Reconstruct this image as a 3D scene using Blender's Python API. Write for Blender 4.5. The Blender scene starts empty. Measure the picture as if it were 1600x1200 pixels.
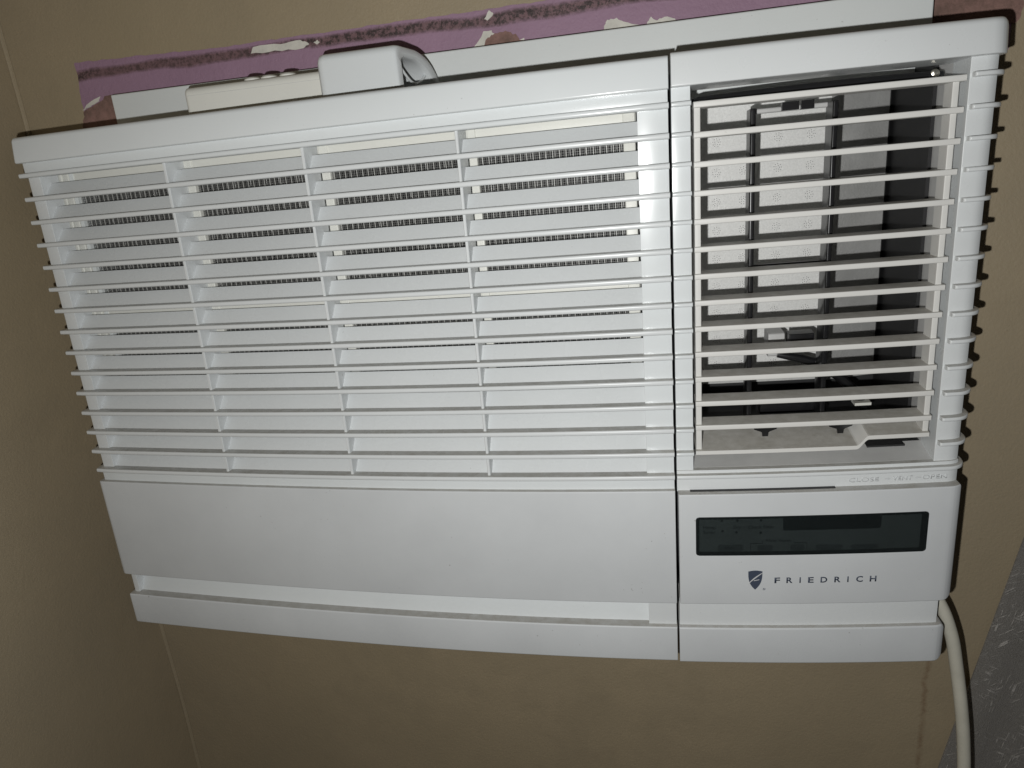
import bpy, bmesh, math, random
from mathutils import Vector, Matrix
import numpy as np
random.seed(7)

# ------------------------------------------------------------------ units
# everything below is laid out in centimetres on the front of the unit
OX, OZ = 32.0, 150.0
def V(x, y, z): return Vector(((x - OX) * .01, y * .01, (z + OZ) * .01))

S = bpy.context.scene
COL = S.collection
# ------------------------------------------------------------------ camera
PIT, YAW, ROL = 0.29063, -0.21505, -0.0913
CAMP = (45.2195, -45.0794, -3.0644)
cp, sp, cw, sw = math.cos(PIT), math.sin(PIT), math.cos(YAW), math.sin(YAW)
FW = Vector((sw * cp, cw * cp, -sp)); R0 = Vector((cw, -sw, 0)); U0 = R0.cross(FW)
RT = math.cos(ROL) * R0 + math.sin(ROL) * U0
UP = -math.sin(ROL) * R0 + math.cos(ROL) * U0
cd = bpy.data.cameras.new('camera'); cam = bpy.data.objects.new('camera', cd); COL.objects.link(cam)
M = Matrix((RT, UP, -FW)).transposed().to_4x4(); M.translation = V(*CAMP); cam.matrix_world = M
cd.sensor_fit = 'HORIZONTAL'; cd.sensor_width = 36; cd.lens = 1085 / 1600 * 36
cd.clip_start = .01; cd.clip_end = 100
S.camera = cam
# ------------------------------------------------------------------ dim room and the camera's flash
w = bpy.data.worlds.new('World'); S.world = w; w.use_nodes = True
w.node_tree.nodes['Background'].inputs[0].default_value = (1.0, .97, .90, 1)
w.node_tree.nodes['Background'].inputs[1].default_value = .018
fd = bpy.data.lights.new('camera_flash', 'POINT'); flash = bpy.data.objects.new('camera_flash', fd); COL.objects.link(flash)
FL = V(*CAMP) + RT * -.023 + UP * -.024
flash.location = FL
fd.energy = 7.7; fd.shadow_soft_size = .0025; fd.color = (1.0, 1.0, .985)
S.view_settings.view_transform = 'Standard'; S.view_settings.look = 'None'
S.view_settings.gamma = 1; S.view_settings.exposure = 0; S.view_settings.use_curve_mapping = False

# ------------------------------------------------------------------ materials
def nodes(name):
    m = bpy.data.materials.new(name); m.use_nodes = True
    nt = m.node_tree; return m, nt, nt.nodes['Principled BSDF'], nt.links
def N(nt, t, **k):
    n = nt.nodes.new(t)
    for a, b in k.items():
        if hasattr(n, a): setattr(n, a, b)
        else: n.inputs[a].default_value = b
    return n
def tc(nt): return N(nt, 'ShaderNodeTexCoord').outputs['Object']
def noise(nt, co, scale, detail=4, rough=.6):
    n = N(nt, 'ShaderNodeTexNoise'); n.inputs['Scale'].default_value = scale
    n.inputs['Detail'].default_value = detail; n.inputs['Roughness'].default_value = rough
    nt.links.new(co, n.inputs['Vector']); return n.outputs['Fac']
def ramp(nt, fac, a, b, ca=(0, 0, 0, 1), cb=(1, 1, 1, 1)):
    r = N(nt, 'ShaderNodeValToRGB'); e = r.color_ramp.elements
    e[0].position, e[1].position = a, b; e[0].color, e[1].color = ca, cb
    nt.links.new(fac, r.inputs[0]); return r.outputs[0]
def mix(nt, fac, a, b):
    m = N(nt, 'ShaderNodeMix', data_type='RGBA')
    for s, v in ((m.inputs[0], fac), (m.inputs[6], a), (m.inputs[7], b)):
        if isinstance(v, (tuple, float, int)): s.default_value = v
        else: nt.links.new(v, s)
    return m.outputs[2]
def bump(nt, h, dist, strength=1.0):
    b = N(nt, 'ShaderNodeBump'); b.inputs['Distance'].default_value = dist; b.inputs['Strength'].default_value = strength
    nt.links.new(h, b.inputs['Height']); return b.outputs['Normal']
def c4(c): return (c[0], c[1], c[2], 1)

def plastic(name, col, rough=.3, grain=.00002, specks=.25, dirt=.06):
    m, nt, p, L = nodes(name); co = tc(nt)
    big = ramp(nt, noise(nt, co, 9, 5), .3, .75)
    base = mix(nt, big, c4(col), c4([c * (1 - dirt) for c in col]))
    sp_ = ramp(nt, noise(nt, co, 420, 2, .5), .735, .76)
    gate = ramp(nt, noise(nt, co, 30, 3), .5, .62)
    mm = N(nt, 'ShaderNodeMath', operation='MULTIPLY'); L.new(sp_, mm.inputs[0]); L.new(gate, mm.inputs[1])
    m2 = N(nt, 'ShaderNodeMath', operation='MULTIPLY'); L.new(mm.outputs[0], m2.inputs[0]); m2.inputs[1].default_value = specks
    base = mix(nt, m2.outputs[0], base, (.16, .14, .11, 1))
    ge = N(nt, 'ShaderNodeNewGeometry'); sz = N(nt, 'ShaderNodeSeparateXYZ'); L.new(ge.outputs['True Normal'], sz.inputs[0])   # dust on level ledges, with their grazing-light shade darkened into the colour
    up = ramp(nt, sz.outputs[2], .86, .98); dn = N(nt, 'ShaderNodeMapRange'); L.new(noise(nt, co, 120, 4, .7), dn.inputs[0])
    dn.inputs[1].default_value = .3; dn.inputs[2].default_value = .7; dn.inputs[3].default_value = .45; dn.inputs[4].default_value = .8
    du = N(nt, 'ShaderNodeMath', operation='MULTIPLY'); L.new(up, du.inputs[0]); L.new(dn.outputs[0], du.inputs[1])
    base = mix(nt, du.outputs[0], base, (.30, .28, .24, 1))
    L.new(base, p.inputs['Base Color'])
    rr = N(nt, 'ShaderNodeMapRange'); rr.inputs[3].default_value = rough * .85; rr.inputs[4].default_value = rough * 1.25
    L.new(noise(nt, co, 35, 4), rr.inputs[0]); L.new(rr.outputs[0], p.inputs['Roughness'])
    p.inputs['Specular IOR Level'].default_value = .33
    if grain: L.new(bump(nt, noise(nt, co, 1500, 2), grain), p.inputs['Normal'])
    return m
def simple(name, col, rough=.5, metal=0, grain=0, gscale=900, var=.15, vscale=40):
    m, nt, p, L = nodes(name); co = tc(nt)
    L.new(mix(nt, ramp(nt, noise(nt, co, vscale, 4), .3, .7), c4(col), c4([c * (1 - var) for c in col])), p.inputs['Base Color'])
    p.inputs['Roughness'].default_value = rough; p.inputs['Metallic'].default_value = metal
    if grain: L.new(bump(nt, noise(nt, co, gscale, 3), grain), p.inputs['Normal'])
    return m

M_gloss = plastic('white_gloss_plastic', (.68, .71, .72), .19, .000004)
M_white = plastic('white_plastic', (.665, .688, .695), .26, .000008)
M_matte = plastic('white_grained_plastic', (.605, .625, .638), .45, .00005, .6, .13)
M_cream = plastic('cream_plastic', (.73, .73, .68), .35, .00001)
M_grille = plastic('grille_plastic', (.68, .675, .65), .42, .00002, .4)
M_duct = simple('grey_duct_plastic', (.58, .58, .57), .5, 0, .00004, 1200, .2, 25)
M_black = simple('black_plastic', (.012, .012, .013), .28, 0, .00002)
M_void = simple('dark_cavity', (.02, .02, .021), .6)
M_screen = simple('screen_panel', (.060, .066, .066), .4)
M_print = simple('dark_print', (.012, .015, .016), .5)
M_logo = simple('slate_blue_print', (.055, .07, .105), .5)
M_swoosh = simple('pale_print', (.60, .61, .61), .5)
M_net = simple('filter_net', (.42, .42, .40), .5)
M_screw = simple('bright_metal', (.6, .57, .5), .3, 1)
M_cord = simple('ivory_vinyl', (.56, .54, .46), .45, 0, .00003, 700, .12, 60)
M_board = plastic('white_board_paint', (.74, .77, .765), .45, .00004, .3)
M_chip = simple('torn_white_paint', (.72, .70, .63), .7, 0, .0002, 300, .2, 120)

def mat_foam():
    m, nt, p, L = nodes('grey_foam_board'); co = tc(nt)
    f = noise(nt, co, 700, 3, .7)
    L.new(mix(nt, ramp(nt, f, .35, .7), (.74, .74, .72, 1), (.86, .86, .84, 1)), p.inputs['Base Color'])
    p.inputs['Roughness'].default_value = .38
    L.new(bump(nt, f, .0003), p.inputs['Normal']); return m
M_foam = mat_foam()
def mat_coil():
    m, nt, p, L = nodes('coil_fins'); co = tc(nt)
    wv = N(nt, 'ShaderNodeTexWave', bands_direction='X'); wv.inputs['Scale'].default_value = 95; wv.inputs['Distortion'].default_value = 1.5
    wv.inputs['Detail'].default_value = 3
    L.new(co, wv.inputs['Vector'])
    L.new(mix(nt, ramp(nt, wv.outputs['Fac'], .55, .95), (.012, .012, .012, 1), (.28, .28, .27, 1)), p.inputs['Base Color'])
    p.inputs['Metallic'].default_value = .6; p.inputs['Roughness'].default_value = .4
    L.new(bump(nt, wv.outputs['Fac'], .001), p.inputs['Normal']); return m
M_coil = mat_coil()
def mat_wall(name, col, streak=None):
    m, nt, p, L = nodes(name); co = tc(nt)
    a = ramp(nt, noise(nt, co, 4.5, 6, .62), .32, .72)
    base = mix(nt, a, c4(col), c4((col[0] * .76, col[1] * .77, col[2] * .74)))
    sm = ramp(nt, noise(nt, co, 1.9, 7, .66), .42, .68)                 # greasy, greyer smudges
    base = mix(nt, sm, base, c4((col[0] * .66, col[1] * .69, col[2] * .74)))
    sm2 = ramp(nt, noise(nt, co, 16, 6, .7), .5, .75)
    base = mix(nt, sm2, base, c4((col[0] * .70, col[1] * .71, col[2] * .72)))
    g = ramp(nt, noise(nt, co, 850, 2), .3, .7)
    base = mix(nt, g, base, c4([c * .80 for c in col]))
    s = ramp(nt, noise(nt, co, 55, 5, .7), .70, .82)
    base = mix(nt, s, base, c4([c * .5 for c in col]))
    if streak:                                   # brown drip marks that ran down the wall
        x0, z1 = streak
        sx = N(nt, 'ShaderNodeSeparateXYZ'); L.new(co, sx.inputs[0])
        wob = N(nt, 'ShaderNodeMath', operation='MULTIPLY_ADD'); wob.inputs[1].default_value = .010; wob.inputs[2].default_value = -x0 - .005
        mp = N(nt, 'ShaderNodeMapping'); mp.inputs['Scale'].default_value = (.3, 1, 1); L.new(co, mp.inputs[0])
        L.new(noise(nt, mp.outputs[0], 45, 4, .7), wob.inputs[0])
        ad = N(nt, 'ShaderNodeMath', operation='ADD'); L.new(sx.outputs[0], ad.inputs[0]); L.new(wob.outputs[0], ad.inputs[1])
        ab = N(nt, 'ShaderNodeMath', operation='ABSOLUTE'); L.new(ad.outputs[0], ab.inputs[0])
        band = N(nt, 'ShaderNodeMapRange'); band.inputs[1].default_value = .0005; band.inputs[2].default_value = .0032
        band.inputs[3].default_value = 1; band.inputs[4].default_value = 0; L.new(ab.outputs[0], band.inputs[0])
        zz = N(nt, 'ShaderNodeMath', operation='LESS_THAN'); zz.inputs[1].default_value = z1; L.new(sx.outputs[2], zz.inputs[0])
        q = N(nt, 'ShaderNodeMath', operation='MULTIPLY'); L.new(band.outputs[0], q.inputs[0]); L.new(zz.outputs[0], q.inputs[1])
        q2 = N(nt, 'ShaderNodeMath', operation='MULTIPLY'); L.new(q.outputs[0], q2.inputs[0]); L.new(ramp(nt, noise(nt, co, 160, 3), .2, .6), q2.inputs[1])
        base = mix(nt, q2.outputs[0], base, (.26, .19, .12, 1))
    L.new(base, p.inputs['Base Color']); p.inputs['Roughness'].default_value = .55
    ad = N(nt, 'ShaderNodeMath', operation='ADD'); L.new(noise(nt, co, 500, 3), ad.inputs[0]); L.new(noise(nt, co, 60, 3), ad.inputs[1])
    L.new(bump(nt, ad.outputs[0], .00032), p.inputs['Normal'])
    return m
M_wall = mat_wall('beige_wall_paint', (.43, .348, .23), ((67.4 - OX) * .01, (-40 + OZ) * .01))
M_wall2 = mat_wall('beige_side_wall_paint', (.43, .348, .23))
def mat_purple():
    m, nt, p, L = nodes('purple_paint'); co = tc(nt)
    base = mix(nt, ramp(nt, noise(nt, co, 12, 5), .3, .7), (.36, .225, .315, 1), (.29, .18, .25, 1))
    sx = N(nt, 'ShaderNodeSeparateXYZ'); L.new(co, sx.inputs[0])
    mp = N(nt, 'ShaderNodeMapping'); mp.inputs['Scale'].default_value = (.35, 1, 1); L.new(co, mp.inputs[0])
    zc = N(nt, 'ShaderNodeMath', operation='MULTIPLY_ADD'); L.new(noise(nt, mp.outputs[0], 30, 3), zc.inputs[0])
    zc.inputs[1].default_value = .011; zc.inputs[2].default_value = -((8.05 + OZ) * .01) - .0055
    ad = N(nt, 'ShaderNodeMath', operation='ADD'); L.new(sx.outputs[2], ad.inputs[0]); L.new(zc.outputs[0], ad.inputs[1])
    ab = N(nt, 'ShaderNodeMath', operation='ABSOLUTE'); L.new(ad.outputs[0], ab.inputs[0])
    band = N(nt, 'ShaderNodeMapRange'); band.inputs[1].default_value = .0022; band.inputs[2].default_value = .0050
    band.inputs[3].default_value = 1; band.inputs[4].default_value = 0; L.new(ab.outputs[0], band.inputs[0])
    base = mix(nt, band.outputs[0], base, (.19, .11, .12, 1))
    dk = ramp(nt, noise(nt, co, 210, 6, .8), .45, .55)
    big = ramp(nt, noise(nt, mp.outputs[0], 22, 3), .28, .5)
    q = N(nt, 'ShaderNodeMath', operation='MULTIPLY'); L.new(dk, q.inputs[0]); L.new(band.outputs[0], q.inputs[1])
    q2 = N(nt, 'ShaderNodeMath', operation='MULTIPLY'); L.new(q.outputs[0], q2.inputs[0]); L.new(big, q2.inputs[1])
    base = mix(nt, q2.outputs[0], base, (.045, .03, .03, 1))
    L.new(base, p.inputs['Base Color']); p.inputs['Roughness'].default_value = .6
    L.new(bump(nt, noise(nt, co, 260, 5, .7), .0007), p.inputs['Normal']); return m
M_purple = mat_purple()
def mat_plaster():
    m, nt, p, L = nodes('bare_plaster'); co = tc(nt); f = noise(nt, co, 90, 6, .7)
    L.new(mix(nt, ramp(nt, f, .35, .65), (.30, .175, .15, 1), (.16, .10, .08, 1)), p.inputs['Base Color'])
    p.inputs['Roughness'].default_value = .85; L.new(bump(nt, f, .0015), p.inputs['Normal']); return m
M_plaster = mat_plaster()
def mat_curtain():
    m, nt, p, L = nodes('grey_damask_cloth'); co = tc(nt)
    q = None
    for rot, sc in ((.55, (1, 1, 9)), (-.5, (1, 1, 8)), (1.35, (1, 1, 10))):      # short raised threads running three ways
        m0 = N(nt, 'ShaderNodeMapping'); m0.inputs['Rotation'].default_value = (0, rot, 0); L.new(co, m0.inputs[0])
        mp = N(nt, 'ShaderNodeMapping'); mp.inputs['Scale'].default_value = sc; mp.inputs['Location'].default_value = (rot * 3, 0, rot); L.new(m0.outputs[0], mp.inputs[0])
        th = ramp(nt, noise(nt, mp.outputs[0], 75, 2, .5), .60, .66)
        gate = ramp(nt, noise(nt, co, 24 + 9 * rot, 3, .6), .52, .60)
        k = N(nt, 'ShaderNodeMath', operation='MULTIPLY'); L.new(th, k.inputs[0]); L.new(gate, k.inputs[1])
        if q is None: q = k
        else:
            mx = N(nt, 'ShaderNodeMath', operation='MAXIMUM'); L.new(q.outputs[0], mx.inputs[0]); L.new(k.outputs[0], mx.inputs[1]); q = mx
    gl = ramp(nt, noise(nt, co, 1200, 2), .4, .72)
    base = mix(nt, gl, (.17, .155, .135, 1), (.27, .25, .225, 1))
    base = mix(nt, q.outputs[0], base, (.52, .49, .45, 1))
    L.new(base, p.inputs['Base Color']); p.inputs['Roughness'].default_value = .5
    p.inputs['Sheen Weight'].default_value = .3
    hh = N(nt, 'ShaderNodeMath', operation='ADD'); L.new(q.outputs[0], hh.inputs[0]); L.new(gl, hh.inputs[1])
    L.new(bump(nt, hh.outputs[0], .0006), p.inputs['Normal']); return m
M_curtain = mat_curtain()
def mat_pane():
    m = bpy.data.materials.new('smoked_clear_cover'); m.use_nodes = True; nt = m.node_tree; nt.nodes.clear(); L = nt.links
    o = N(nt, 'ShaderNodeOutputMaterial'); t = N(nt, 'ShaderNodeBsdfTransparent'); t.inputs[0].default_value = (.80, .83, .83, 1)
    g = N(nt, 'ShaderNodeBsdfGlossy'); g.inputs['Roughness'].default_value = .12; g.inputs[0].default_value = (1, 1, 1, 1)
    f = N(nt, 'ShaderNodeFresnel'); f.inputs[0].default_value = 1.45
    x = N(nt, 'ShaderNodeMixShader'); L.new(f.outputs[0], x.inputs[0]); L.new(t.outputs[0], x.inputs[1]); L.new(g.outputs[0], x.inputs[2]); L.new(x.outputs[0], o.inputs[0])
    return m
M_pane = mat_pane()

# ------------------------------------------------------------------ geometry helpers
W = 64.45
def bow(x):
    t = x / 64 * 2 - 1
    y = -1.657 * (1 - t * t) * (1 + .263 * t)
    return y
def corner(x, RR=1.1, RL=.35):
    if x > W - RR:
        d = min(x - (W - RR), RR); return RR - math.sqrt(max(RR * RR - d * d, 0))
    if x < RL:
        d = min(RL - x, RL); return RL - math.sqrt(max(RL * RL - d * d, 0))
    return 0
def bend(x, y, z, rnd=True):
    return (x + .017 * (z + 0) * (1 - x / 64), y + bow(x) + (corner(x) if rnd else 0), z)

def link(name, bm, mat, parent=None, base=None, smooth=True, ang=40):
    me = bpy.data.meshes.new(name)
    bmesh.ops.recalc_face_normals(bm, faces=bm.faces[:]); bm.to_mesh(me); bm.free()
    if smooth:
        for p in me.polygons: p.use_smooth = True
        me.set_sharp_from_angle(angle=math.radians(ang))
    me.materials.append(mat)
    return attach(bpy.data.objects.new(name, me), parent)
def attach(o, parent):
    COL.objects.link(o)
    if parent is not None:
        o.parent = parent
        if parent.type == 'EMPTY': o.matrix_parent_inverse = Matrix.Translation(parent.location).inverted()
    return o
def thing(name, label, cat, loc):
    e = bpy.data.objects.new(name, None); e.location = V(*loc); e.empty_display_size = .02
    COL.objects.link(e); e['label'] = label; e['category'] = cat; return e
def tag(o, label, cat): o['label'] = label; o['category'] = cat; return o

def stations(x0, x1, el, er, step):
    xs = {x0, x1}
    n = max(1, int(round((x1 - x0) / step)))
    for i in range(n + 1): xs.add(round(x0 + (x1 - x0) * i / n, 4))
    for e, a, s in ((el, x0, 1), (er, x1, -1)):
        if e:
            for k in range(1, 6): xs.add(round(a + s * e * (1 - math.cos(k / 5 * math.pi / 2)), 4))
    if x1 > W - 1.2:
        for k in range(8): xs.add(round(min(x1, W - 1.1 * (1 - math.sin(k / 7 * math.pi / 2))), 4))
    xs = sorted(x for x in xs if x0 <= x <= x1)
    out = [xs[0]]
    for x in xs[1:]:
        if x - out[-1] > 1e-3: out.append(x)
    out[-1] = x1
    return out
def arc_in(d, r):            # inset of a rounded corner at distance d from the end
    if r <= 0 or d >= r: return 0
    return r - math.sqrt(max(r * r - (r - d) ** 2, 0))
def loft(bm, xs, prof, bent=True, rnd=True):
    rings = []
    for x in xs:
        ring = []
        for (y, z) in prof(x):
            q = bend(x, y, z, rnd) if bent else (x, y, z)
            ring.append(bm.verts.new(V(*q)))
        rings.append(ring)
    n = len(rings[0])
    for a, b in zip(rings, rings[1:]):
        for i in range(n):
            j = (i + 1) % n
            bm.faces.new((a[i], a[j], b[j], b[i]))
    bm.faces.new(rings[0]); bm.faces.new(rings[-1][::-1])
def rbar(bm, x0, x1, yf, yb, z0, z1, r=.06, el=.05, er=.05, tl=0, tr=0, bl=0, br=0, step=1.6, bent=True, rnd=True, rt=None, rb=None, seg=4, tilt=0):
    rt = r if rt is None else rt; rb = r if rb is None else rb
    big = max(tl, bl); bigr = max(tr, br)
    xs = sorted(set(stations(x0, x1, el, er, step)) | set(stations(x0, x1, big, bigr, step)))
    xs2 = [xs[0]]
    for x in xs[1:]:
        if x - xs2[-1] > 2e-3: xs2.append(x)
    xs2[-1] = x1
    def prof(x):
        dl, dr = x - x0, x1 - x
        top = z1 - max(arc_in(dl, tl), arc_in(dr, tr)); bot = z0 + max(arc_in(dl, bl), arc_in(dr, br))
        f = yf + max(arc_in(dl, el), arc_in(dr, er))
        pts = [(yb, top)]
        for k in range(seg + 1):
            a = k / seg * math.pi / 2; pts.append((f + rt * (1 - math.sin(a)), top - rt * (1 - math.cos(a))))
        for k in range(seg + 1):
            a = k / seg * math.pi / 2; pts.append((f + rb * (1 - math.cos(a)), bot + rb * (1 - math.sin(a))))
        pts.append((yb, bot))
        if tilt: pts = [(y + (tilt * (z - z0) / (z1 - z0) if y < yb - 1e-6 else 0), z) for y, z in pts]
        return pts
    loft(bm, xs2, prof, bent, rnd)
def part(name, parent, mat, *a, **k):
    bm = bmesh.new(); rbar(bm, *a, **k); return link(name, bm, mat, parent)
def box(bm, x0, x1, y0, y1, z0, z1, fn=None):
    fn = fn or (lambda x, y, z: (x, y, z))
    v = [bm.verts.new(V(*fn(x, y, z))) for x in (x0, x1) for y in (y0, y1) for z in (z0, z1)]
    for f in ((0, 1, 3, 2), (4, 6, 7, 5), (0, 4, 5, 1), (2, 3, 7, 6), (0, 2, 6, 4), (1, 5, 7, 3)): bm.faces.new([v[i] for i in f])
def BB(x, y, z): return bend(x, y, z, False)
def tube(bm, pts, rad, n=14, cap=True):
    rings = []
    for i, p in enumerate(pts):
        p = Vector(p); t = (Vector(pts[min(i + 1, len(pts) - 1)]) - Vector(pts[max(i - 1, 0)])).normalized()
        s = t.cross(Vector((0, 1, 0)));
        if s.length < .1: s = t.cross(Vector((1, 0, 0)))
        s.normalize(); b = s.cross(t)
        rr = rad[i] if isinstance(rad, (list, tuple)) else rad
        rings.append([bm.verts.new(V(*(p + rr * (math.cos(2 * math.pi * k / n) * s + math.sin(2 * math.pi * k / n) * b)))) for k in range(n)])
    for a, b in zip(rings, rings[1:]):
        for k in range(n): bm.faces.new((a[k], a[(k + 1) % n], b[(k + 1) % n], b[k]))
    if cap: bm.faces.new(rings[0][::-1]); bm.faces.new(rings[-1])
def slab(bm, pts, y0, y1, fn=None):   # outline in x,z extruded in y
    fn = fn or (lambda x, y, z: (x, y, z))
    a = [bm.verts.new(V(*fn(x, y0, z))) for x, z in pts]; b = [bm.verts.new(V(*fn(x, y1, z))) for x, z in pts]
    n = len(pts); bm.faces.new(a); bm.faces.new(b[::-1])
    for i in range(n): bm.faces.new((a[i], b[i], b[(i + 1) % n], a[(i + 1) % n]))
def rough_outline(pts, amp, sub=4):
    out = []
    for i in range(len(pts)):
        a, b = pts[i], pts[(i + 1) % len(pts)]
        for k in range(sub):
            t = k / sub; out.append((a[0] + (b[0] - a[0]) * t + random.uniform(-amp, amp), a[1] + (b[1] - a[1]) * t + random.uniform(-amp, amp)))
    return out

# ------------------------------------------------------------------ the setting: two walls
YW, XC = 10.5, -8.1
bm = bmesh.new(); 
HX0, HX1, HZ0, HZ1 = 2.5, 62.8, -37.3, 2.1        # the opening the cabinet goes through
box(bm, XC, HX0, YW, YW + 8, -110, 60); box(bm, HX1, 130, YW, YW + 8, -110, 60)
box(bm, HX0, HX1, YW, YW + 8, HZ1, 60); box(bm, HX0, HX1, YW, YW + 8, -110, HZ0)
wall = link('wall_back', bm, M_wall, smooth=False); wall['kind'] = 'structure'
bm = bmesh.new(); box(bm, XC - 3, XC, -110, YW + 3, -110, 60)
wl = link('wall_left', bm, M_wall2, smooth=False); wl['kind'] = 'structure'
# a ridge of caulk and paint in the corner
bm = bmesh.new()
tube(bm, [(XC + .05 + .06 * math.sin(z * .31), YW - .05, z) for z in range(-108, 59, 3)], .22, 8)
link('corner_bead', bm, M_wall2, wall)
# the old purple paint left above the unit
top = []
x = 68.5
while x > -2:
    top.append((x, 8.74 + (.0 if x > 12 else (12 - x) * .028) + random.uniform(-.05, .05))); x -= .45
left = [(-1.7 - .03 * k + random.uniform(-.08, .08), 9.0 - .42 * k) for k in range(16)]
bm = bmesh.new(); slab(bm, [(68.5, 2.0)] + top + left + [(-2.2, 2.0)], YW - .06, YW + .02)
pur = link('purple_paint', bm, M_purple, wall, smooth=False)
chips = [
 [(14.4, 7.93), (14.75, 8.42), (17.1, 8.36), (18.8, 8.42), (19.5, 8.1), (18.9, 7.8), (16.5, 7.9)],
 [(33.5, 8.08), (33.95, 8.66), (34.25, 8.38), (33.85, 8.0)],
 [(31.9, 5.9), (33.1, 6.8), (33.4, 7.3), (33.97, 7.24), (34.3, 6.8), (35.2, 6.4), (36.4, 6.45), (36.2, 5.9)],
 [(42.0, 5.9), (42.2, 6.45), (42.42, 6.95), (43.1, 6.98), (43.6, 6.7), (44.3, 6.5), (45.0, 6.2), (45.1, 5.9)],
 [(45.1, 5.9), (45.25, 6.45), (45.5, 6.75), (45.95, 6.5), (46.5, 6.7), (47.2, 6.5), (47.4, 5.9)],
 [(-2.0, 5.4), (-1.25, 5.95), (-.05, 6.3), (-.25, 5.95), (-1.2, 5.6)],
 [(19.9, 8.1), (20.2, 8.25), (20.4, 8.1), (20.15, 7.95)],
]
for pts in chips:
    bm = bmesh.new(); slab(bm, rough_outline(pts, .05, 4), YW - .12, YW - .03); link('paint_chip', bm, M_chip, wall, smooth=False)
for pts, yy in (([(33.2, 5.9), (33.35, 6.4), (33.9, 7.0), (34.8, 7.15), (35.8, 6.75), (36.3, 6.3), (36.3, 5.9)], .15),
            ([(-2.3, 2.0), (-2.35, 4.2), (-1.85, 5.4), (-.4, 5.8), (.65, 6.3), (2.5, 6.1), (2.5, 2.0)], .10),
            ([(62.5, 2.5), (62.6, 6.2), (64.5, 6.0), (66.2, 6.6), (68.2, 5.7), (69.2, 4.6), (68.8, 3.6), (66.8, 3.2)], .10)):
    bm = bmesh.new(); slab(bm, rough_outline(pts, .09, 5), YW - yy, YW - .02); link('bare_plaster', bm, M_plaster, wall, smooth=False)

# white board behind the top of the unit
bm = bmesh.new(); rbar(bm, 2.5, 63.15, 8.5, 10.46, .6, 6.0, r=.12, el=.12, er=.12, bent=False, step=6)
tag(link('filler_board', bm, M_board), 'long white board fixed to the wall behind the top of the air conditioner', 'board')

# ------------------------------------------------------------------ the air conditioner
ac = thing('air_conditioner', 'white window air conditioner with slatted intake, side outlet and dark control display', 'air conditioner', (32, YW, -38))
XS, XR = 46.32, 46.46        # the seam between the two halves of the front
P = 1.667
def zs(i): return -P * i

# cabinet behind the front cover
ch = bmesh.new()
box(ch, 2.4, 62.9, 2.2, 17, 1.95, 2.2); box(ch, 2.4, 62.9, 2.2, 17, -37.4, -37.0)
box(ch, 2.4, 2.7, 2.2, 17, -37.0, 1.95); box(ch, 62.6, 62.9, 2.2, 17, -37.0, 1.95)
box(ch, 2.7, 62.6, 16.7, 17, -37.0, 1.95)
link('cabinet', ch, M_board, ac, smooth=False)

# --- left half: intake front
gp = part('intake_header', ac, M_gloss, .05, XS, -.08, 3.5, .86, 2.66, rt=.30, rb=.14, el=.25, er=.06, tl=.35, bl=.05, tilt=.22)
part('top_rail', ac, M_gloss, .36, XS - .04, .45, 2.4, -.02, .95, r=.03)
part('bottom_rail', ac, M_gloss, .36, XS - .02, .40, 2.4, -24.45, zs(14) + .02, r=.03)
part('side_strip', ac, M_white, .36, 1.45, .6, 2.3, zs(14) + .03, -.03, r=.0, el=.1, er=.02, rnd=True)
part('side_strip', ac, M_gloss, 44.5, XS - .03, .58, 2.3, zs(14) + .03, -.03, r=.0, el=.03, er=.02)
for i in range(15):
    bm = bmesh.new()
    rbar(bm, 0, XS, 0, .9, zs(i) - .17, zs(i) + .17, r=.13, el=.12, er=.03, seg=5)
    if i:
        z = zs(i)
        xs = stations(1.44, 44.51, 0, 0, 1.6)
        pr = [(.82, z + .02), (.82, z + .165), (1.54, z + 1.03), (1.60, z + 1.02), (1.60, z + .88), (.98, z + .02)]
        loft(bm, xs, lambda x: pr)
    link('slat', bm, M_white if i else M_gloss, ac, ang=35)
for xr in (12.55, 23.15, 33.6):
    bm = bmesh.new(); xs = [xr - .105, xr - .07, xr + .07, xr + .105]
    def prr(x, xr=xr):
        f = .34 + (.05 if abs(x - xr) > .09 else 0)
        return [(f, -.05), (f, zs(14)), (2.38, zs(14)), (2.38, -.05)]
    loft(bm, xs, prr); link('divider_rib', bm, M_white, ac, smooth=False)
# the filter behind the slats
def fbox(bm, x0, x1, y0, y1, z0, z1):
    rbar(bm, x0, x1, y0, y1, z0, z1, r=.08, el=.08, er=.08, step=3, rnd=False, seg=2)
bm = bmesh.new()
fbox(bm, .55, 44.4, 2.5, 2.95, -1.45, .35)
fl = link('filter', bm, M_cream, ac)
for z0, z1 in ((-11.0, -10.3), (-23.4, -22.4)):
    bm = bmesh.new(); fbox(bm, .55, 44.4, 2.5, 2.95, z0, z1); link('filter_bar', bm, M_cream, fl)
for x0, x1 in ((.5, 1.05), (1.15, 1.65), (1.75, 2.3), (12.55, 13.25), (23.3, 23.95), (33.75, 34.3), (43.6, 44.35)):
    bm = bmesh.new(); fbox(bm, x0, x1, 2.4, 2.98, -23.0, .0); link('filter_bar', bm, M_cream, fl)
bm = bmesh.new(); bf = bmesh.new()
xx = 2.3; k = 0
while xx < 43.6:                      # every third upright thread is a stouter rib of the net
    if k % 3 == 0: box(bm, xx, xx + .055, 2.69, 2.74, -22.5, -1.0, BB)
    else: box(bf, xx, xx + .03, 2.70, 2.74, -22.5, -1.0, BB)
    xx += .14 + random.uniform(-.012, .012); k += 1
zz = -22.4
while zz < -1.0:
    for k in range(14):
        a = 2.3 + k * 2.95; box(bf, a, a + 2.95, 2.745, 2.765, zz, zz + .03, BB)
    zz += .15
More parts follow.
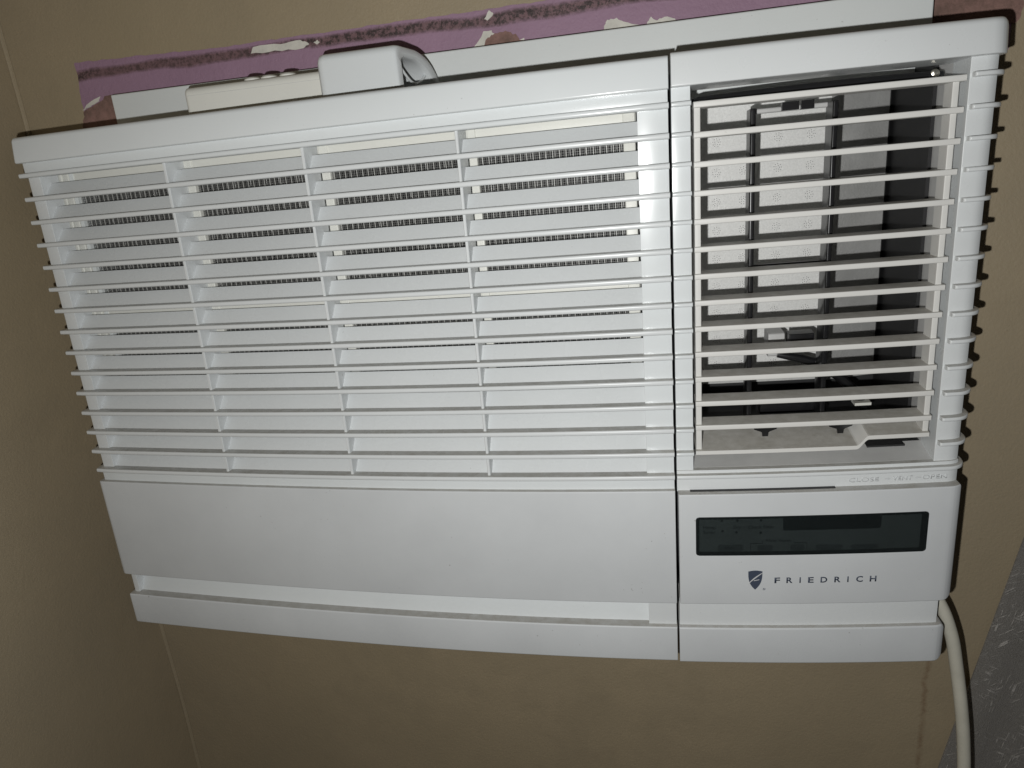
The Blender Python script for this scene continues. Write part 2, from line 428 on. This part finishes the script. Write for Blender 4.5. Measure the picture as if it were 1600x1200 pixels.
net = link('filter_net', bm, M_net, fl, smooth=False); net['kind'] = 'stuff'
net = link('filter_net', bf, simple('dark_net_thread', (.14, .14, .135), .5), fl, smooth=False); net['kind'] = 'stuff'
bm = bmesh.new()
xs = [.5 + k * 1.55 for k in range(30)]
loft(bm, xs, lambda x: [(4.2, .5), (4.2, -23.8), (4.6, -23.8), (4.6, .5)], rnd=False); link('cooling_coil', bm, M_coil, ac)
# --- lower left panel, recess and base
part('lower_panel', ac, M_matte, .02, XS, 0, 3.2, -33.05, -24.28, rt=.10, rb=.10, el=.1, er=.05, bl=.4, tl=.08)
part('recess_strip', ac, M_white, .42, .95, .45, 2.0, -35.1, -33.0, r=0, el=.1, er=.02)
part('recess_strip', ac, M_white, 44.35, XS - .03, .4, 2.0, -35.1, -33.0, r=0, el=.02, er=.02)
bm = bmesh.new(); xs = stations(.94, 44.36, 0, 0, 1.6)
loft(bm, xs, lambda x: [(.78, -35.1), (.78, -34.95), (1.7, -32.9), (2.0, -32.9), (2.0, -35.1)]); link('air_scoop', bm, M_gloss, ac)
part('base_bar', ac, M_matte, .02, XS, -.02, 3.2, -37.85, -35.0, rt=.12, rb=.12, el=.25, er=.05, bl=.4, tl=.25)

# --- right half: outlet front
part('outlet_header', ac, M_white, XR, W, -.08, 3.5, .92, 2.78, rt=.32, rb=.10, el=.06, er=.0, tr=.55, br=.12, tilt=.22)
part('outlet_side_strip', ac, M_gloss, XR, 47.55, .52, 3.0, -23.0, .93, r=0, el=.03, er=.03)
part('outlet_side_strip', ac, M_white, 62.52, 64.05, .58, 3.0, -23.0, .93, r=0, el=.04, er=0)
part('outlet_bottom_rail', ac, M_white, XR, 64.05, .42, 3.0, -24.5, -22.98, r=.02, el=.03, er=0)
for i in range(15):
    if i < 14:
        part('trim_rib', ac, M_gloss, XR, 47.58, .02, .56, zs(i) - .13, zs(i) + .13, r=.10, el=.03, er=.05)
        part('trim_rib', ac, M_white, 62.62, W, .02, .7, zs(i) - .13, zs(i) + .13, r=.10, el=.12, er=0)
    else:
        part('trim_rib', ac, M_white, XR, W, .02, .7, zs(i) - .14, zs(i) + .14, r=.10, el=.03, er=0)
# embossed words on the rail
def text(name, parent, mat, s, x, z, y, h, sx=1.0, space=1.0, depth=.02, align='LEFT', width=None, shear=0, bold=0):
    cu = bpy.data.curves.new('lettering', 'FONT'); cu.body = s; cu.size = 1; cu.extrude = .0; cu.space_character = space; cu.align_x = 'LEFT'; cu.shear = shear
    cu.resolution_u = 3; cu.offset = bold
    o = bpy.data.objects.new('lettering', cu); COL.objects.link(o)
    dg = bpy.context.evaluated_depsgraph_get(); me = bpy.data.meshes.new_from_object(o.evaluated_get(dg))
    bpy.data.objects.remove(o); bpy.data.curves.remove(cu)
    bm = bmesh.new(); bm.from_mesh(me); bpy.data.meshes.remove(me)
    xs = [v.co.x for v in bm.verts]; x_min, x_max = min(xs), max(xs)
    k = h / .70
    kx = (width / (x_max - x_min)) if width else k * sx
    bmesh.ops.dissolve_limit(bm, angle_limit=.01, verts=bm.verts[:], edges=bm.edges[:])
    ret = bmesh.ops.extrude_face_region(bm, geom=bm.faces[:])
    for e in ret['geom']:
        if isinstance(e, bmesh.types.BMVert): e.co.z += 1
    for v in bm.verts:
        px = x + (v.co.x - x_min) * kx; pz = z + v.co.y * k
        v.co = V(*bend(px, y + (depth if v.co.z < .5 else -depth), pz))
    return link(name, bm, mat, parent, smooth=False)
for s, x0, wd in (('CLOSE', 57.35, 1.85), ('VENT', 60.05, 1.2), ('OPEN', 61.85, 1.5)):
    try: text('embossed_word', ac, M_matte, s, x0, -24.15, .42, .30, width=wd, depth=.022, bold=.004)
    except Exception as e: print('text', s, e)

for ax, d in ((59.75, 1), (61.6, -1)):
    bm = bmesh.new(); cz = -24.02
    slab(bm, [(ax + .2 * d, cz), (ax + .02 * d, cz + .09), (ax + .02 * d, cz + .03), (ax - .2 * d, cz + .03), (ax - .2 * d, cz - .03), (ax + .02 * d, cz - .03), (ax + .02 * d, cz - .09)], .40, .44, bend)
    link('embossed_arrow', bm, M_matte, ac, smooth=False)
# --- the outlet duct behind
dk = bmesh.new()
box(dk, 47.3, 62.55, 13.2, 13.4, -23.4, 1.85)
duct = link('duct_liner', dk, M_void, ac, smooth=False)
bm = bmesh.new(); box(bm, 47.2, 47.5, 2.95, 14.2, -23.4, 1.85, BB); link('duct_wall', bm, M_duct, duct, smooth=False)
bm = bmesh.new()
loft(bm, [62.53, 62.56, 62.59], lambda x: [(.62, 1.0), (.62, -22.97), (5.2, -22.97), (5.2, 1.8)], rnd=False)
link('duct_wall', bm, M_duct, duct, smooth=False)
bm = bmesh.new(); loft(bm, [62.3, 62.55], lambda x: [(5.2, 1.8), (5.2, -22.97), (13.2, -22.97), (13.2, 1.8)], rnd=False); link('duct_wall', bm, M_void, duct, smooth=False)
bm = bmesh.new(); xs = [47.5 + k * 1.51 for k in range(11)]
loft(bm, xs, lambda x: [(3.3, 1.9), (3.3, 1.8), (14.2, 1.8), (14.2, 1.9)], rnd=False); link('duct_ceiling', bm, M_duct, duct, smooth=False)
bm = bmesh.new()
loft(bm, xs, lambda x: [(.9, -22.97), (3.2, -22.6), (3.2, -23.4), (.9, -23.4)], rnd=False); link('duct_floor', bm, M_duct, duct, smooth=False)
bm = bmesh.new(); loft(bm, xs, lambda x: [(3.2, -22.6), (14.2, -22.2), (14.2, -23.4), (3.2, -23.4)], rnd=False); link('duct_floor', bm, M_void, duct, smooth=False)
bm = bmesh.new(); box(bm, 59.0, 61.4, 2.6, 3.19, -22.8, -22.58, BB); link('floor_slot', bm, M_void, duct, smooth=False)
# foam back and slanting panel, its angled-away shade painted as darker grey
bm = bmesh.new(); loft(bm, [47.55 + 1.025 * k for k in range(11)], lambda x: [(11.5, 1.78), (11.5, -19.6), (12.0, -20.6), (12.3, -20.6), (12.3, 1.78)], rnd=False)
foam = link('foam_panel', bm, M_foam, duct, smooth=False)
bm = bmesh.new()
xs_ = [57.8 + .42 * k for k in range(11)]
loft(bm, xs_, lambda x: [(11.5 + (x - 57.8) * .22, 1.78), (11.5 + (x - 57.8) * .22, -20.6), (13.0, -20.6), (13.0, 1.78)], rnd=False)
link('slanted_panel', bm, simple('shaded_grey_panel', (.40, .40, .39), .42, 0, .0004, 600, .25, 30), duct, smooth=False)
bm = bmesh.new()
for rx in (49.95, 51.85, 54.25, 56.5):
    for k in range(9):
        cz = -2.1 - 2.1 * k
        if (rx, k) == (51.85, 0) or cz < -19.2: continue
        for ring, n in ((.13, 5), (.27, 9)):
            for q in range(n):
                a = 2 * math.pi * q / n + random.random() * .2
                px, pz = rx + ring * math.cos(a), cz + ring * math.sin(a)
                slab(bm, [(px + .028 * math.cos(t), pz + .028 * math.sin(t)) for t in (0, 1.26, 2.5, 3.77, 5.03)], 11.485, 11.5, BB)
dm = link('dimple_dots', bm, simple('dimple_shade', (.10, .10, .10), .8), duct, smooth=False); dm['kind'] = 'stuff'
# black guide vanes and their links
for vx in (51.45, 56.25):
    bm = bmesh.new(); rbar(bm, vx - .17, vx + .17, 3.6, 5.4, -21.5, -.45, r=.06, el=.1, er=.1, rnd=False); v_ = link('guide_vane', bm, M_black, duct)
bm = bmesh.new(); rbar(bm, 51.4, 56.3, 4.0, 4.2, -10.3, -10.05, r=.05, rnd=False); link('vane_link', bm, M_black, duct)
bm = bmesh.new(); rbar(bm, 51.6, 56.1, 5.0, 5.3, -.72, -.42, r=.1, rnd=False); link('vane_link', bm, M_duct, duct)
bm = bmesh.new(); box(bm, 53.3, 54.3, 4.6, 5.2, -.7, -.2, BB); box(bm, 54.45, 55.2, 4.6, 5.2, -.72, -.2, BB); link('vane_clip', bm, M_black, duct, smooth=False)
bm = bmesh.new(); pts = []
for k in range(30):
    x = 47.7 + 14.2 * k / 29; q = bend(x, 3.0, .22 + .10 * math.sin(x * .25), False); pts.append(q)
tube(bm, pts, [.33 if k % 30 else .2 for k in range(30)], 12); link('shaft', bm, M_black, duct)
bm = bmesh.new(); q = bend(61.45, 2.75, .42, False)
tube(bm, [(q[0], q[1] - .12, q[2]), (q[0], q[1] - .05, q[2]), (q[0], q[1] + .2, q[2]), (q[0], q[1] + .4, q[2])], [.12, .24, .26, .12], 14); link('pivot_screw', bm, M_screw, duct)
bm = bmesh.new(); rbar(bm, 53.0, 54.1, 6.0, 7.9, -16.9, -15.25, r=.15, rnd=False); link('white_clip', bm, M_duct, duct)
bm = bmesh.new(); rbar(bm, 54.2, 55.85, 5.0, 6.2, -16.35, -15.12, r=.1, rnd=False); link('switch_block', bm, M_black, duct)
bm = bmesh.new()
tube(bm, [bend(x, y, z, False) for x, y, z in ((53.6, 5.8, -16.7), (55.0, 5.6, -17.0), (56.6, 5.8, -17.6), (57.8, 6.0, -18.6), (59.0, 6.3, -19.8), (60.0, 6.6, -21.6))], [.22, .3, .34, .34, .34, .34], 10); link('black_cable', bm, M_black, duct)
bm = bmesh.new(); box(bm, 58.9, 60.0, 5.6, 6.6, -20.75, -20.55, BB); link('white_clip', bm, M_cream, duct, smooth=False)
bm = bmesh.new(); rbar(bm, 52.6, 57.2, 6.4, 7.4, -21.4, -19.9, r=.3, rnd=False); link('motor_housing', bm, M_black, duct)

# --- the louvred outlet grille: fourteen blades in a frame
def gz(i): return -.1 - 1.66 * i
bm = bmesh.new(); rbar(bm, 47.75, 48.12, .78, 2.0, gz(13) - .1, gz(0) + .1, r=.06, rnd=False); gr = link('outlet_grille', bm, M_grille, ac)
bm = bmesh.new(); rbar(bm, 61.75, 62.1, .78, 2.0, gz(13) + .4, gz(0) + .1, r=.06, rnd=False); link('grille_post', bm, M_grille, gr)
for i in range(13):
    bm = bmesh.new(); rbar(bm, 47.72, 62.4 - .02 * i, .55, 2.2, gz(i) - .17, gz(i) + .17, r=.07, rnd=False)
    link('grille_blade', bm, M_grille, gr)
bm = bmesh.new()
def zj(x):
    t = min(max((x - 57.75) / .75, 0), 1); t = t * t * (3 - 2 * t); return gz(13) - .10 + .66 * t
xs = [47.72 + k for k in range(10)] + [57.6 + .09 * k for k in range(13)] + [59.2, 60.5, 61.5, 62.1]
loft(bm, xs, lambda x: [(.55, zj(x) - .13), (.55, zj(x) + .13), (.75, zj(x) + .17), (3.8, zj(x) + .55), (3.8, zj(x) + .35), (.75, zj(x) - .17), (.6, zj(x) - .17)], rnd=False)
link('grille_blade', bm, M_grille, gr, ang=35)
for fx in (52.35, 57.15):
    bm = bmesh.new()
    slab(bm, [(fx - .75, -20.3), (fx + .75, -20.3), (fx + .72, -20.92), (fx + .3, -21.08), (fx + .2, -21.16), (fx + .18, -21.45), (fx - .18, -21.45), (fx - .2, -21.16), (fx - .3, -21.08), (fx - .72, -20.92)], 2.25, 2.45, BB)
    link('vane_foot', bm, M_black, gr, smooth=False)

# --- control door with the display
door = part('control_door', ac, M_matte, XR + .06, 64.1, -.32, 3.0, -32.85, -24.42, rt=.10, rb=.10, el=.12, er=0, br=.45, tr=.10)
bm = bmesh.new(); rbar(bm, 47.3, 56.5, .15, .9, -24.43, -24.385, r=.01); link('door_gap', bm, M_void, door, smooth=False)
def rrect(x0, x1, z0, z1, r, n=4):
    o = []
    for cx, cz, a0 in ((x1 - r, z1 - r, 0), (x0 + r, z1 - r, 90), (x0 + r, z0 + r, 180), (x1 - r, z0 + r, 270)):
        for k in range(n + 1):
            a = math.radians(a0 + 90 * k / n); o.append((cx + r * math.cos(a), cz + r * math.sin(a)))
    return o
def dense(pts, step=1.0):
    o = []
    for i in range(len(pts)):
        a, b = pts[i], pts[(i + 1) % len(pts)]; n = max(1, int(abs(b[0] - a[0]) / step))
        for k in range(n): o.append((a[0] + (b[0] - a[0]) * k / n, a[1] + (b[1] - a[1]) * k / n))
    return o
def strip_slab(bm, x0, x1, z0, z1, r, y0, y1):      # rounded rectangle that follows the bowed front, in columns
    n = max(2, int((x1 - x0) / .6)); xs = [x0, x0 + r * .1, x0 + r * .4] + [x0 + r + (x1 - x0 - 2 * r) * k / n for k in range(n + 1)] + [x1 - r * .4, x1 - r * .1, x1]
    loft(bm, xs, lambda x: [(y0, z1 - arc_in(min(x - x0, x1 - x), r)), (y0, z0 + arc_in(min(x - x0, x1 - x), r)), (y1, z0 + arc_in(min(x - x0, x1 - x), r)), (y1, z1 - arc_in(min(x - x0, x1 - x), r))])
DY = -.32
bm = bmesh.new(); strip_slab(bm, 47.62, 62.2, -29.0, -26.08, .22, DY - .012, DY + .1); disp = link('display', bm, M_print, door)
bm = bmesh.new(); strip_slab(bm, 47.85, 61.75, -28.68, -26.25, .08, DY - .022, DY + .05); link('screen', bm, M_screen, disp)
bm = bmesh.new(); strip_slab(bm, 53.2, 59.3, -27.15, -26.10, .15, DY - .030, DY + .05); link('readout', bm, M_print, disp)
def dtext(s, px, pz, h, wd): text('printing', disp, M_print, s, px, pz, DY - .027, h, width=wd, depth=.006)
dtext('Money', 48.1, -26.95, .22, .85); dtext('Saver', 48.1, -27.3, .22, .8); dtext('Dry', 50.05, -26.95, .24, .45)
dtext('Check Filter', 51.0, -26.97, .24, 1.65); dtext('Filter Reset', 52.15, -27.98, .22, 1.6)
for px, pz in ((49.35, -27.12), (50.25, -27.22), (51.8, -27.28), (49.3, -26.35), (50.3, -26.35), (51.8, -26.35)):
    bm = bmesh.new(); slab(bm, [(px + .09 * math.cos(a * .785), pz + .09 * math.sin(a * .785)) for a in range(8)], DY - .034, DY, bend); link('indicator_dot', bm, M_print, disp, smooth=False)
M_key = simple('soft_key', (.036, .041, .042), .5)
for x0, x1, z1 in ((49.05, 50.7, -28.15), (51.6, 52.6, -28.2), (53.7, 54.6, -28.2), (55.3, 57.0, -28.25), (57.5, 59.2, -28.3)):
    bm = bmesh.new(); strip_slab(bm, x0, x1, -28.66, z1, .15, DY - .030, DY); link('soft_key', bm, M_key, disp)
dtext('Fan', 49.5, -28.48, .18, .6)
for x0, x1, z0, z1 in ((51.15, 51.18, -28.6, -28.1), (51.15, 51.95, -28.1, -28.06), (51.9, 51.93, -28.1, -27.88), (53.95, 53.98, -28.1, -27.88), (53.95, 54.75, -28.1, -28.06), (54.72, 54.75, -28.6, -28.1)):
    bm = bmesh.new(); strip_slab(bm, x0, x1, z0, z1, .001, DY - .030, DY); link('printed_line', bm, M_print, disp)
bm = bmesh.new(); strip_slab(bm, 47.66, 62.16, -28.97, -26.11, .2, DY - .06, DY - .045); link('clear_cover', bm, M_pane, disp)
# shield and name
sh = []
for k in range(9): t = k / 8; sh.append((51.05 + .92 * t, -30.24 + .07 * math.sin(math.pi * t)))
for k in range(1, 12):
    t = k / 11; sh.append((51.97 - .46 * t ** 3.2, -30.24 - 1.42 * t))
for k in range(1, 11):
    t = 1 - k / 11; sh.append((51.05 + .46 * t ** 3.2, -30.24 - 1.42 * t))
bm = bmesh.new(); slab(bm, sh, DY - .012, DY + .02, bend); emb = link('shield_emblem', bm, M_logo, door, smooth=False)
bm = bmesh.new(); up = []; lo = []
for k in range(13):
    t = k / 12; x = 51.04 + .93 * t; z = -31.28 + .92 * (t ** .75) ; th = .03 + .085 * math.sin(math.pi * min(1, t * .85 + .1))
    up.append((x, z + th * .5)); lo.append((x, z - th * .5))
slab(bm, up + lo[::-1], DY - .02, DY, bend); link('swoosh', bm, M_swoosh, emb, smooth=False)
bm = bmesh.new(); slab(bm, [(51.42, -30.93), (51.78, -30.85), (51.76, -30.90), (51.42, -30.98)], DY - .021, DY, bend); link('swoosh', bm, M_swoosh, emb, smooth=False)
bm = bmesh.new()
for k in range(12):
    a, b = k * math.pi / 6, (k + 1) * math.pi / 6
    slab(bm, [(52.1 + r_ * math.cos(t), -31.62 + r_ * math.sin(t)) for r_, t in ((.085, a), (.085, b), (.065, b), (.065, a))], DY - .012, DY, bend)
link('registered_mark', bm, M_logo, door, smooth=False)
text('registered_mark', door, M_logo, 'R', 52.065, -31.66, DY - .004, .08, width=.07, depth=.008)
lx = {'F': (52.76, .36), 'R': (53.52, .40), 'I': (54.35, .09), 'E': (54.92, .36), 'D': (55.68, .43)}
cells = [('F', 52.76, .36), ('R', 53.53, .40), ('I', 54.37, .085), ('E', 54.92, .36), ('D', 55.72, .43), ('R', 56.60, .40), ('I', 57.42, .085), ('C', 57.98, .43), ('H', 58.84, .42)]
for c, x0, wd in cells: text('letter', door, M_logo, c, x0, -31.15, DY - .004, .42, width=wd, depth=.009, bold=.022)
part('recess_strip', ac, M_white, XR + .03, 63.6, .38, 2.2, -35.1, -32.8, r=0, el=.03, er=0)
part('base_bar', ac, M_matte, XR, 64.05, -.02, 3.2, -37.95, -35.02, rt=.14, rb=.14, el=.05, er=0, br=.45, tr=.3)
# --- power cord
ctrl = [(61.9, 4.6, -31.5), (63.2, 3.6, -33.2), (64.6, 2.8, -35.0), (65.5, 2.5, -37.4), (66.1, 2.5, -40.2), (66.75, 2.5, -43.9), (67.2, 2.5, -47.2), (67.55, 2.6, -51), (67.7, 2.9, -57), (67.6, 3.5, -64), (67.3, 4.5, -74)]
def catmull(P_, n=8):
    out = []
    for i in range(len(P_) - 1):
        p0, p1, p2, p3 = [Vector(P_[min(max(j, 0), len(P_) - 1)]) for j in (i - 1, i, i + 1, i + 2)]
        for k in range(n):
            t = k / n; out.append(.5 * ((2 * p1) + (p2 - p0) * t + (2 * p0 - 5 * p1 + 4 * p2 - p3) * t * t + (3 * p1 - p0 - 3 * p2 + p3) * t ** 3))
    out.append(Vector(P_[-1])); return out
bm = bmesh.new(); tube(bm, catmull(ctrl), .45, 16); link('power_cord', bm, M_cord, ac)

# ------------------------------------------------------------------ handheld device lying on top of the cabinet
dv = thing('handheld_device', 'white plastic handheld device with hollow loop end lying on top of the air conditioner', 'handheld device', (20, 4, 2.2))
def rb2(name, parent, mat, *a, **k):
    bm = bmesh.new(); rbar(bm, *a, bent=False, step=4, **k); return link(name, bm, mat, parent)
body = rb2('handle', dv, M_cream, 12.75, 26.5, 3.0, 6.0, 2.19, 4.92, rt=.5, rb=.3, el=.35, er=.1, tl=.12, seg=6)
bm = bmesh.new(); box(bm, 12.9, 24.0, 2.985, 3.05, 4.33, 4.352); link('seam_line', bm, M_duct, body, smooth=False)
for bx, by in ((17.75, 4.1), (19.05, 4.1), (20.5, 4.1)):
    bm = bmesh.new(); tube(bm, [(bx, by, 4.8), (bx, by, 5.03), (bx, by, 5.14), (bx, by, 5.18)], [.62, .62, .5, .25], 18); link('button', bm, M_cream, body)
# hollow loop housing: a D-shaped sleeve, open at the right end
def dprof(inset):
    pts = [(2.1 + inset, 2.19 + inset)]
    for k in range(9):
        a = k / 8 * math.pi / 2; r_ = .55
        pts.append((2.1 + inset + r_ * (1 - math.cos(a)), 5.75 - inset - r_ * (1 - math.sin(a))))
    for k in range(1, 13):
        a = k / 12 * math.pi / 2; pts.append((4.2 + (3.9 - inset) * math.sin(a), (5.75 - inset) - 2.6 * (1 - math.cos(a))))
    pts.append((8.1 - inset, 2.19 + inset)); return pts
bm = bmesh.new()
def ring(x, ins, slant=0):
    return [bm.verts.new(V(x + slant * (y - 2.1), y, z)) for y, z in dprof(ins)]
A = [ring(23.55, .5), ring(23.6, .2), ring(23.8, .04), ring(24.1, 0), ring(28.9, 0, .2), ring(29.12, .05, .2), ring(29.2, .14, .2), ring(29.2, .6, .2), ring(29.1, .68, .2), ring(28.8, .7, .2), ring(25.2, .7)]
for a, b in zip(A, A[1:]):
    n = len(a)
    for i in range(n): bm.faces.new((a[i], a[(i + 1) % n], b[(i + 1) % n], b[i]))
bm.faces.new(A[0]); bm.faces.new(A[-1])
loop = link('loop_housing', bm, M_gloss, dv, ang=50)
bm = bmesh.new(); pts = [(29.0 + .8 * t, 3.0 + 4 * t, 4.7 - 1.1 * math.sin(math.pi * t)) for t in [k / 12 for k in range(13)]]
tube(bm, pts, .09, 10); link('inner_hook', bm, M_gloss, loop)

# ------------------------------------------------------------------ curtain at the lower right
bm = bmesh.new(); nu, nv = 40, 50
front = []; back = []
for j in range(nv + 1):
    z = 5 - 95 * j / nv
    e = 72.96 + (z + 34.23) * .1835            # slanting free edge
    rowf = []; rowb = []
    for i in range(nu + 1):
        s_ = i / nu * 40
        fold = .35 * math.sin(s_ * .55 + .03 * z) * min(1, s_ / 4) + .15 * math.sin(s_ * 1.3 + z * .05) * min(1, s_ / 4)
        rowf.append(bm.verts.new(V(e + s_, 9.75 + fold, z))); rowb.append(bm.verts.new(V(e + s_ + .02, 9.95 + fold, z)))
    front.append(rowf); back.append(rowb)
for j in range(nv):
    for i in range(nu):
        bm.faces.new((front[j][i], front[j][i + 1], front[j + 1][i + 1], front[j + 1][i]))
        bm.faces.new((back[j][i], back[j + 1][i], back[j + 1][i + 1], back[j][i + 1]))
    bm.faces.new((front[j][0], front[j + 1][0], back[j + 1][0], back[j][0])); bm.faces.new((front[j][nu], back[j][nu], back[j + 1][nu], front[j + 1][nu]))
for i in range(nu):
    bm.faces.new((front[0][i], back[0][i], back[0][i + 1], front[0][i + 1])); bm.faces.new((front[nv][i], front[nv][i + 1], back[nv][i + 1], back[nv][i]))
cur = tag(link('curtain', bm, M_curtain), 'dark grey patterned shimmering cloth with slanting edge, hanging on the wall behind the cord', 'curtain')
S.render.resolution_x, S.render.resolution_y = 1024, 768
